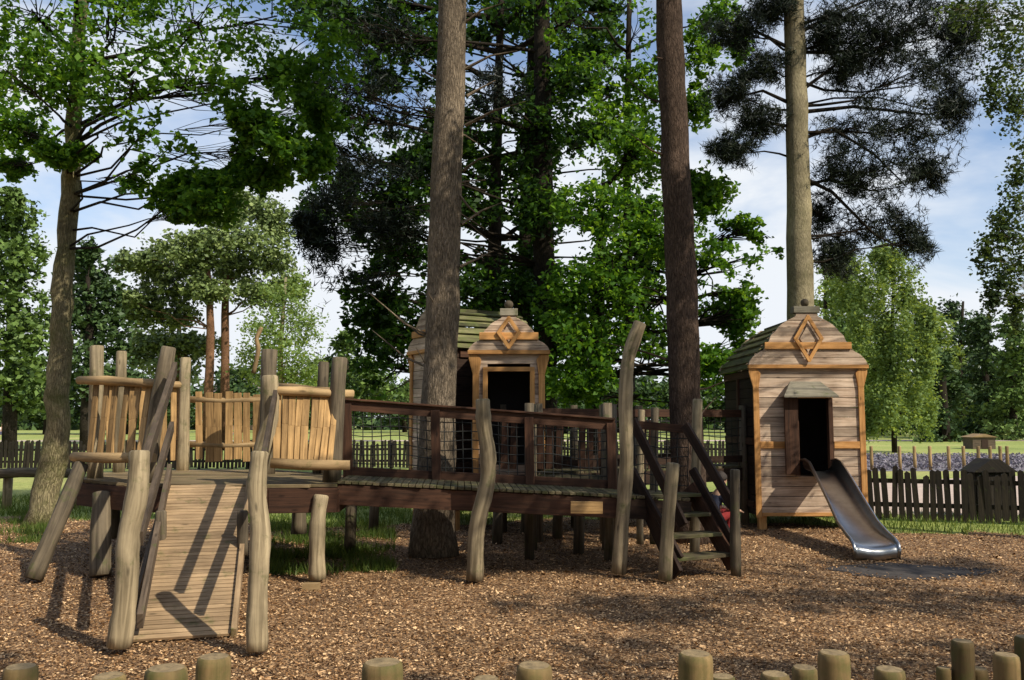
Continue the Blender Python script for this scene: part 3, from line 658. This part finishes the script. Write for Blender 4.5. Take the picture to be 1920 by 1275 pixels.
mb=MB(); mb.box(s0.x-.6,s0.x+.6,s0.y,s0.y+1,0,.62); part('wall',mb,M_gb,sh); mb=MB(); mb.prism([(s0.x-.72,s0.y-.1,.622),(s0.x+.72,s0.y-.1,.622),(s0.x,s0.y-.1,.80)],(0,1.2,0)); part('roof',mb,M_golden,sh)
part('door',MB().box(s0.x-.15,s0.x+.2,s0.y-.02,s0.y-.002,.02,.5),M_dbrown,sh)
dh=root('brick_house','distant brick house with grey tiled gable roof','house',(W(438,760,120).x,120,0)); hx=dh.location.x
M_brick=plain('brick_wall',(.33,.22,.16),.9,sc=3,v=.2); M_tile=plain('roof_tile',(.20,.16,.14),.9,sc=3,v=.2)
part('wall',MB().box(hx-3,hx+3,120,126,0,4.3),M_brick,dh); mb=MB(); mb.prism([(hx-3.4,119.6,4.3),(hx-3.4,126.4,4.3),(hx-3.4,123,6.8)],(6.8,0,0)); part('roof',mb,M_tile,dh)
for xx in(-1.8,1.2):
    for z_ in(.9,2.9): part('window',MB().box(hx+xx,hx+xx+1,119.95,119.995,z_,z_+.9),M_black,dh)
# ------------------------------------------------------------ people
def person(label,loc,rz,scale,shirt,trouser,haircol):
    rt=root('person',label,'person',loc); rt.rotation_euler=(0,0,rz); rt.scale=(scale,)*3
    J=[('pel',None,(0,0,.2),.085),('sp','pel',(.03,0,.36),.08),('ch','sp',(.09,0,.5),.088),('nk','ch',(.13,0,.6),.036),('h1','nk',(.155,0,.66),.062),('h2','h1',(.17,0,.74),.078),('h3','h2',(.165,0,.81),.05)]
    for s_,q in((-1,'l'),(1,'r')):
        J+=[('hp'+q,'pel',(.02,s_*.07,.19),.065),('kn'+q,'hp'+q,(.26,s_*.11,.33),.048),('an'+q,'kn'+q,(.17,s_*.1,.07),.03),('to'+q,'an'+q,(.29,s_*.11,.03),.026),
            ('sh'+q,'ch',(.09,s_*.11,.52),.045),('el'+q,'sh'+q,(.2,s_*.15,.36),.03),('wr'+q,'el'+q,(.34,s_*.09,.33),.02),('pa'+q,'wr'+q,(.37,s_*.085,.32),.022)]
        for k in range(4): J+=[('f%d'%k+q,'pa'+q,(.40,s_*(.062+.014*k),.318-.004*k),.007),('g%d'%k+q,'f%d'%k+q,(.418,s_*(.062+.014*k),.300),.006)]
        J+=[('th'+q,'pa'+q,(.375,s_*.055,.325),.008)]
    def sk(name,names,mat,grow=1.0):
        js=[j for j in J if j[0] in names] if names else J; id2={j[0]:i for i,j in enumerate(js)}
        me=bpy.data.meshes.new(name); me.from_pydata([j[2] for j in js],[(id2[j[0]],id2[j[1]]) for j in js if j[1] in id2],[]); me.materials.append(mat)
        o=bpy.data.objects.new(name,me); link(o,rt); md=o.modifiers.new('k','SKIN'); md.use_smooth_shade=True
        for i,j in enumerate(js): me.skin_vertices[0].data[i].radius=(j[3]*grow,)*2; me.skin_vertices[0].data[i].use_root=(i==0)
        s2=o.modifiers.new('s','SUBSURF'); s2.levels=s2.render_levels=1; return o
    sk('body',None,plain('skin',(.50,.30,.20),.6,sc=40,v=.08,bs=0))
    sk('shirt',['pel','sp','ch','shl','shr','ell','elr'],plain('shirt',shirt,.9,sc=30,v=.15),1.14)
    sk('trousers',['pel','hpl','hpr','knl','knr','anl','anr'],plain('trousers',trouser,.9,sc=30,v=.15),1.12)
    mb=MB(); aa=np.linspace(-.3,1.5,7); mb.tube([(.15-.004*i,0,.745+.085*math.sin(t)) for i,t in enumerate(aa)],[.083*math.cos(t)+.004 for t in aa],12,.04); part_=bpy.data.objects.new('hair',mb.mesh('hair',plain('hair',haircol,.8))); link(part_,rt)
    return rt
g=G(1335,1005); person('crouching child in dark top and red shorts beneath the stair',(g.x,g.y,0),.3,1.05,(.02,.025,.05),(.25,.02,.02),(.03,.02,.015))
for px,sc_,c_,lb in ((408,1.3,(.55,.5,.5),'person in pale top sitting on the meadow grass'),(428,1.3,(.3,.4,.6),'person in blue top sitting on the meadow grass'),(4,1.5,(.7,.7,.7),'person in white top sitting on the meadow grass')):
    g=G(px,822 if px>50 else 818); person(lb,(g.x,g.y,0),U(0,6),sc_,c_,(.1,.1,.2),(.05,.03,.02))
# ------------------------------------------------------------ near trees
def gp(px,Y): return Vector(((px-960)/F*Y,Y,0))
tree('oak_tree','broadleaf tree with mossy mottled trunk and bright green leaves',[gp(90,13),W(108,800,13),W(113,640,13),W(120,500,13),W(136,300,13),W(146,120,12.8),W(170,-250,12.6)],[.205,.17,.15,.145,.125,.11,.07],
 [B(60,20,11.8,130,100),B(220,30,11,140,90),B(380,40,11,130,90),B(520,30,11.5,120,90),B(90,150,12.2,110,70),B(250,150,11,110,70),B(395,155,11,100,70),B(520,145,11.5,95,60),B(210,250,11,70,45),B(320,275,11,60,50),B(530,265,11,50,50),B(390,380,11.3,55,35),B(30,250,13.8,60,45),B(620,110,12,70,90),B(130,-80,11.5,200,90),B(420,-90,11.5,200,90),B(600,215,12,45,40),B(440,290,11.5,50,45),B(10,130,11,70,80),B(325,365,11.5,40,40),B(250,325,11.3,40,30),B(500,330,11.5,40,30),B(400,330,11.4,60,40),B(120,290,12.5,50,25),B(590,300,12,35,45),B(300,230,11.2,60,30),B(470,230,11.2,50,35),B(350,400,11.4,25,20),B(20,310,13.5,40,25)],
 'leaf',L_oak,M_bo,84,26,.10,cr=.2,fl=1.0,limb=.035,gap=(4.2,-.35),limbmat=M_bd,wob=.16,jit=.06)
def st2(mb):
    for a,b_ in (((870,130,10.1),(970,95,10)),((872,235,10.1),(985,190,9.8)),((868,320,10.1),(925,290,10)),((865,420,10.1),(940,380,10.3)),((862,500,10.1),(925,470,10.3)),((830,150,10.1),(770,110,10.3)),((860,50,10.1),(945,5,10)),((850,350,10.1),(905,410,10)),((875,180,10.1),(930,150,10.2))):
        p=W(*a);q=W(*b_); mb.tube([p,p.lerp(q,.5)+Vector((0,0,U(-.06,.06))),q],[.022,.014,.005],5,cap=False)
tree('pine_tree','tall pine with straight grey brown scaly trunk',[gp(814,10.2),W(822,760,10.2),W(836,400,10.15),W(846,100,10.1),W(856,-300,10.1),W(862,-800,10.1)],[.25,.205,.19,.175,.16,.08],
 [(Vector((-.8,10.8,11.5)),(1.6,1.6,1)),(Vector((-.2,9.6,10.2)),(1.3,1.3,.7)),(Vector((-1.8,11.4,10.0)),(1.2,1.2,.7)),(Vector((.8,10.2,9.4)),(1.2,1.0,.5)),(Vector((-.4,8.6,9.0)),(1.2,1.0,.5)),(Vector((.8,8.8,10.4)),(1.3,1.2,.6))],'needle2',L_pine,M_bp,36,16,.22,stubs=10,extra=st2,flare=1.25)
tree('pine_tree','tall pine with straight dark brown trunk',[gp(1292,11.3),W(1285,780,11.3),W(1276,500,11.3),W(1262,200,11.3),W(1252,-50,11.3),W(1240,-700,11.3)],[.25,.215,.205,.19,.18,.08],
 [(Vector((2.4,11.4,11.5)),(1.8,1.8,1)),(Vector((1.2,10.6,10.4)),(1.3,1.3,.7)),(Vector((3.4,12,10.6)),(1.3,1.3,.7)),(Vector((2.2,9.6,9.4)),(1.4,1.1,.5)),(Vector((3.4,10.4,10.0)),(1.3,1.1,.6)),(Vector((1.2,11.8,10.6)),(1.2,1,.6))],'needle2',L_pine,M_br,36,16,.22,stubs=8,flare=1.2)
def lb(mb):
    for pts in ([(1505,260,15),(1560,240,15),(1640,290,15),(1700,350,15.2)],[(1502,170,15),(1570,120,15),(1660,60,15)],[(1495,200,15),(1430,170,15),(1350,190,15)],[(1500,330,15),(1560,360,15),(1640,440,15),(1700,470,15.2)],[(1495,240,15),(1440,230,15),(1380,290,15)],[(1500,100,15),(1420,60,15),(1360,40,15)],[(1505,210,15),(1600,200,15),(1740,215,15.3),(1800,200,15.3)],[(1500,60,15),(1580,20,15),(1700,-30,15)]):
        mb.tube([W(*p) for p in pts],list(np.linspace(.04,.01,len(pts))),6,cap=False)
tree('pine_tree','pine with pale lichened trunk and open dark needle crown',[gp(1502,15),W(1501,590,15),W(1496,300,15),W(1488,0,15),W(1480,-500,15)],[.26,.235,.2,.18,.1],
 [B(1600,40,15,80,60),B(1720,50,15,90,60),B(1780,130,15.3,55,70),B(1680,150,15,80,55),B(1590,130,15,50,40),B(1600,240,15,70,45),B(1720,240,15,80,50),B(1790,205,15.3,35,40),B(1580,320,15,50,45),B(1650,330,15,60,45),B(1690,410,15.2,60,50),B(1720,450,15.2,35,40),B(1610,430,15,50,40),B(1560,480,15.2,35,40),B(1540,400,15.3,30,40),B(1380,60,15,60,35),B(1360,180,15,60,32),B(1420,230,15,50,30),B(1370,285,15,45,28),B(1430,130,15,50,30),B(1550,60,15,50,40),B(1450,20,15,50,30),B(1550,-60,15,150,60),B(1760,-40,15,120,60),B(1800,60,15.2,40,50),B(1640,90,15.3,60,40),B(1740,330,15.2,40,40)],
 'needle',L_pine,M_by,72,6,.15,cr=.3,fl=.6,extra=lb,limb=.035,limbmat=M_bd,gap=(3.4,-1.6))
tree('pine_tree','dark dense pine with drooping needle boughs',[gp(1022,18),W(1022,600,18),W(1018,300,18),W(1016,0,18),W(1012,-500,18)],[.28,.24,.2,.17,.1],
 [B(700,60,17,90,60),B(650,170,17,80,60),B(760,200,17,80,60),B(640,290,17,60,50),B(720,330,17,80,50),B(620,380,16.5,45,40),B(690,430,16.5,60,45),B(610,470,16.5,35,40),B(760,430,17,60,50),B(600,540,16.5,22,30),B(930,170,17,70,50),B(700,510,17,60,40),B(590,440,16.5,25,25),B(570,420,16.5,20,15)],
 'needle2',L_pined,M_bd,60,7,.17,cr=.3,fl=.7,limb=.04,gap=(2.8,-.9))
tree('oak_tree','oak with deep green leafy crown behind the bridge',[gp(1120,16.5),W(1118,700,16.5),W(1122,550,16.5),W(1130,350,16.5)],[.2,.16,.12,.05],
 [B(1130,400,15.5,90,70),B(1230,440,15.3,90,70),B(1340,500,15.3,80,60),B(1390,440,15.3,40,30),B(1150,520,15.3,100,70),B(1260,560,15.3,100,60),B(1370,590,15.3,50,40),B(1120,640,15.3,100,60),B(1230,680,15.3,110,60),B(1330,690,15.5,80,60),B(1080,720,15.5,60,50),B(1180,280,16,80,70),B(1320,360,15.5,55,45),B(1410,480,15.3,50,25),B(1060,560,16,60,60),B(1200,740,15.8,120,40),B(1390,540,15.4,40,30),B(1340,600,15.6,80,40),B(1350,660,15.6,60,40)],
 'leaf',L_oak,M_bd,72,26,.12,cr=.22,fl=.9,gap=(3.0,-.6))
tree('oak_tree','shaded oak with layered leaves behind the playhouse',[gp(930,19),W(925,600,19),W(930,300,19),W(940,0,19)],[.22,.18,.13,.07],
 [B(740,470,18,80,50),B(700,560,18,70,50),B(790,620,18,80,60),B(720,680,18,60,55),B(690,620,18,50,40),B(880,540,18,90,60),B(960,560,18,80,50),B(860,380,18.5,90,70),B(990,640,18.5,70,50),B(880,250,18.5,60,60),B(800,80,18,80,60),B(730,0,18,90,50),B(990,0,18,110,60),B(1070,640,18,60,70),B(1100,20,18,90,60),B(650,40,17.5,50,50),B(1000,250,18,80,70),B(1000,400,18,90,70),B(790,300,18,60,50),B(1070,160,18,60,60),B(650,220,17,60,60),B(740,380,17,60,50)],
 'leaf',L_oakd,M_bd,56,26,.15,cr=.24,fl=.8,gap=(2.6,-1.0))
bl=[]
for px in range(590,1240,78):
    for py in range(0,720,80):
        if px<680 and py>420: continue
        if 880<px<970 and 90<py<270: continue
        if px<760 and py<70 and px>640: continue
        if px>1180 and py<260: continue
        bl.append(B(px+U(-22,22),py+U(-22,22),20+U(-.8,.8),46,40))
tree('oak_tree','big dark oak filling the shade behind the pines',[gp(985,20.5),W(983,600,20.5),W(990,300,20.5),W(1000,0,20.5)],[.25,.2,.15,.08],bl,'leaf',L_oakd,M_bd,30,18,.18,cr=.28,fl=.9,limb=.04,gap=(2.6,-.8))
tree('oak_tree','tall sunlit oak limbs with bright leaves above the bridge',[gp(1180,17.5),W(1178,600,17.5),W(1175,300,17.5),W(1180,0,17.5)],[.14,.11,.08,.05],
 [B(1190,60,17,60,60),B(1120,110,17,70,60),B(1200,170,17,55,55),B(1150,220,17,70,50),B(1320,100,17,45,55),B(1345,30,17,45,45),B(1385,80,17,25,40),B(1060,40,17,60,45),B(1310,200,17,30,40),B(1180,310,17,70,50)],
 'leaf',L_oak,M_bd,44,22,.12,cr=.24,fl=.8,limb=.045,gap=(3.4,-.3))
def strands():
    bl=[]
    for px,py,rx,ry in ((1900,20,50,40),(1850,40,25,50),(1885,110,35,50),(1865,180,16,60),(1905,210,18,60),(1915,320,20,60),(1895,390,22,50),(1870,440,24,40),(1850,480,22,35),(1910,470,22,60),(1880,520,22,45),(1905,580,14,40),(1860,560,10,30),(1930,120,40,120),(1800,10,40,25),(1960,350,50,120)):
        bl.append(B(px,py,10,rx,ry))
    return bl
tree('birch_tree','weeping birch with thin hanging leafy strands',[gp(2230,10.5),W(2220,500,10.5),W(2180,100,10.5),W(2150,-200,10.5)],[.15,.13,.1,.06],strands(),'leaf',L_birchd,M_by,20,26,.05,cr=.4,fl=1.8,limb=.02,aspect=.75)
# unseen trees added for light: two oaks cast shade, the ring blocks sky fill
ov=[(Vector((x_,y_,z_)),(a_,b_,c_)) for x_,y_,z_,a_,b_,c_ in ((4.5,4.7,7.6,1.0,.8,.6),(5.9,4.6,7.8,1.0,.8,.6),(7.3,4.7,7.7,1.0,.8,.6),(8.5,4.4,8.4,1.2,1,.8),(6.6,5.8,8.6,1.2,.7,.5),(8,6,9.2,1.1,.8,.6),(2.9,7.4,8.3,.9,.7,.5),(5.5,8.4,8.2,.9,.6,.5),(4.3,6.6,8.6,1,.7,.5),(5.6,7,8.8,1,.7,.5),(7,7,9.4,1,.7,.5))]
tree('oak_tree','unseen oak added with its crown placed to shade the bridge',[Vector((13.6,.5,0)),Vector((13.4,.6,3)),Vector((12.9,1.0,6)),Vector((12,1.5,9.5))],[.35,.28,.22,.12],ov,'leaf',L_oak,M_bo,44,26,.13,cr=.28,limb=.03,gap=(4,-1.6))  # crown set along the sun path so its shade lands on the bridge
ov=[(Vector((x_,y_,z_)),(a_,b_,c_)) for x_,y_,z_,a_,b_,c_ in ((4.6,-1.4,8,1.0,.6,.4),(6.3,-.7,8,1.2,.7,.4),(8.2,.5,8,1.2,.8,.4),(10.2,.4,8,1.2,.8,.4),(9.8,2.3,8,1.2,.8,.4),(12,2.2,8,1.3,.8,.4),(3.0,.0,7.8,.9,.6,.4),(7.4,2.2,7.8,.9,.5,.4),(11.4,4.0,8.2,1,.7,.4),(8.6,-1.4,8.2,1.2,.7,.4),(13,.4,8.2,1.2,.8,.4))]
tree('oak_tree','unseen oak added to dapple the bark chippings with shade',[Vector((14.5,-4,0)),Vector((14.2,-3.8,3)),Vector((13.4,-3.2,6)),Vector((12.4,-2.4,9))],[.3,.25,.2,.1],ov,'leaf',L_oak,M_bo,40,26,.13,cr=.3,limb=.03,gap=(4,-.9))  # crown sprays set to drop dappled shade on the foreground
for x_,y_ in ((-15,-3),(-10,-8),(-3.5,-10.5),(3.5,-11.5),(11,-10.5),(18,-5),(20,3),(-17,4)):  # unseen trees added all round to lower the sky fill
    bs_=[(Vector((x_+U(-2,2),y_+U(-1.5,1.5),zc)),(2.4,2.0,1.6)) for zc in (2.6,4.5,6.5,8.5,10.3)]+[(Vector((x_+s_*2.6,y_,zc)),(2,1.8,1.5)) for s_ in(-1,1) for zc in (4,7)]
    tree('oak_tree','unseen oak added around the viewpoint to block sky light',[Vector((x_,y_,0)),Vector((x_+.2,y_,5)),Vector((x_,y_,10.5))],[.35,.28,.1],bs_,'leaf',L_oakd,M_bd,36,14,.42,cr=.4,twig=False,seg=8,limb=.05)
# ------------------------------------------------------------ distant trees
def ftree(name,label,px,Y,blobs,kind,lm,bmx,top,rad=.22,nc=26,nl=26,size=.5,cr=.30,**k):
    return tree(name,label,[gp(px,Y),W(px+random.randint(-4,4),(785+top)/2,Y),W(px+random.randint(-6,6),top,Y)],[rad,rad*.8,rad*.35],[B(a,b_,Y+U(-1,1)*Y*.03,c_,d_) for a,b_,c_,d_ in blobs],kind,lm,bmx,nc,nl,size,cr=cr,twig=False,seg=8,limb=.05,**k)
ftree('broadleaf_tree','large green tree at the meadow edge',25,36,[(20,420,45,50),(40,490,50,50),(15,570,60,60),(50,640,50,60),(20,710,60,60),(60,740,50,40),(-30,500,60,100),(20,380,25,25)],'leaf',L_far,M_bd,400,.3,nc=80,nl=16,size=.26,cr=.24)
ftree('broadleaf_tree','dark green tree at the meadow edge',165,44,[(160,520,45,40),(190,570,40,50),(140,590,50,50),(200,640,45,50),(140,680,60,50),(190,720,50,40),(165,480,20,25)],'leaf',L_fard,M_bd,520,.3,nc=70,nl=16,size=.32,cr=.24)
ftree('scots_pine','scots pine with flat topped crown and orange trunk',392,50,[(290,500,60,26),(340,470,60,26),(250,490,35,18),(300,545,60,24),(370,500,50,24),(400,455,50,25),(270,590,40,25),(330,590,45,25),(240,560,25,15),(390,545,45,24)],'leaf',L_scots,M_bs,450,.3,nc=100,nl=16,size=.28,cr=.26,fl=.7)
ftree('scots_pine','scots pine with tall rounded crown and orange trunk',425,52,[(450,380,40,25),(420,410,35,22),(490,400,45,28),(520,430,30,25),(470,450,60,30),(510,490,40,28),(440,500,45,28),(480,545,50,28),(530,540,25,20),(390,340,25,18)],'leaf',L_scots,M_bs,400,.3,nc=100,nl=16,size=.28,cr=.26,fl=.7)
ftree('scots_pine','slender scots pine at the meadow edge',335,56,[(290,640,40,25),(340,640,40,25),(260,660,35,30),(320,690,60,30),(380,650,40,22)],'leaf',L_scots,M_bs,560,.25,nc=70,nl=16,size=.32)
ftree('birch_tree','pale green birch at the meadow edge',530,48,[(530,560,40,40),(560,610,40,45),(500,620,45,45),(540,660,55,40),(570,700,40,30),(480,680,40,40),(530,710,50,25),(560,540,20,30)],'leaf',L_birch,M_by,520,.2,nc=60,nl=20,size=.2,fl=1.3,cr=.25)
ftree('broadleaf_tree','shrubby tree beyond the meadow',650,60,[(650,640,25,25),(640,690,40,30),(690,700,40,30),(650,740,50,30),(720,740,50,35),(600,745,40,25)],'leaf',L_far,M_bd,660,.25,nc=50,nl=18,size=.36)
ftree('birch_tree','weeping pale green birch beyond the lavender',1672,40.6,[(1670,510,40,30),(1630,545,40,40),(1700,560,30,50),(1615,630,22,60),(1655,620,22,70),(1690,640,22,70),(1735,670,18,60),(1640,710,25,70),(1700,735,30,70),(1625,780,25,40),(1735,760,20,60),(1590,560,30,30),(1590,500,35,25),(1740,600,18,25),(1600,680,14,70),(1660,480,28,20),(1670,760,28,50),(1668,680,26,60)],'leaf',L_birch,M_bd,500,.14,nc=84,nl=22,size=.17,fl=2.6,cr=.2)
for px,Y,top,lm_ in ((1760,75,590,L_birch),(1800,80,565,L_fard),(1850,70,590,L_fard),(1895,66,600,L_far),(1940,70,590,L_fard),(1770,60,660,L_fard),(1600,70,540,L_far),(1550,75,490,L_birch),(1720,85,560,L_fard),(1650,85,600,L_fard)):
    bl=[(px+random.randint(-18,18),top+20+i*32,26+i*3.5,24) for i in range(7)]
    ftree('broadleaf_tree','green tree in the wood edge',px,Y,bl,'leaf',lm_,M_bd,top,.3,nc=44,nl=18,size=.38)
for px in(240,300,90,460,600,760,860,960,1060,1160,1260,1360,1450,1530,1900,1830):
    Yh=U(85,110); bl=[(px+random.randint(-45,45),random.choice((715,735,755,770)),45,24) for i in range(5)]+[(px,775,60,16)]
    ftree('broadleaf_tree','dense dark tree at the far field edge',px,Yh,bl,'leaf',L_fard,M_bd,720,.3,nc=30,nl=20,size=.6)
x=rng.uniform(-120,120,16000); y=rng.uniform(118,135,16000); z=rng.uniform(0,1,16000)*(5+2.5*np.sin(x*.12)+1.5*np.sin(x*.41)); V,Fq=leaves(np.stack([x,y,z],1),1.3,.7)
o=fast('far_woodland',V,Fq,L_fard,rng.uniform(0,1,16000)); link(o); o['kind']='stuff'; o['label']='dark distant woodland beyond the meadow'
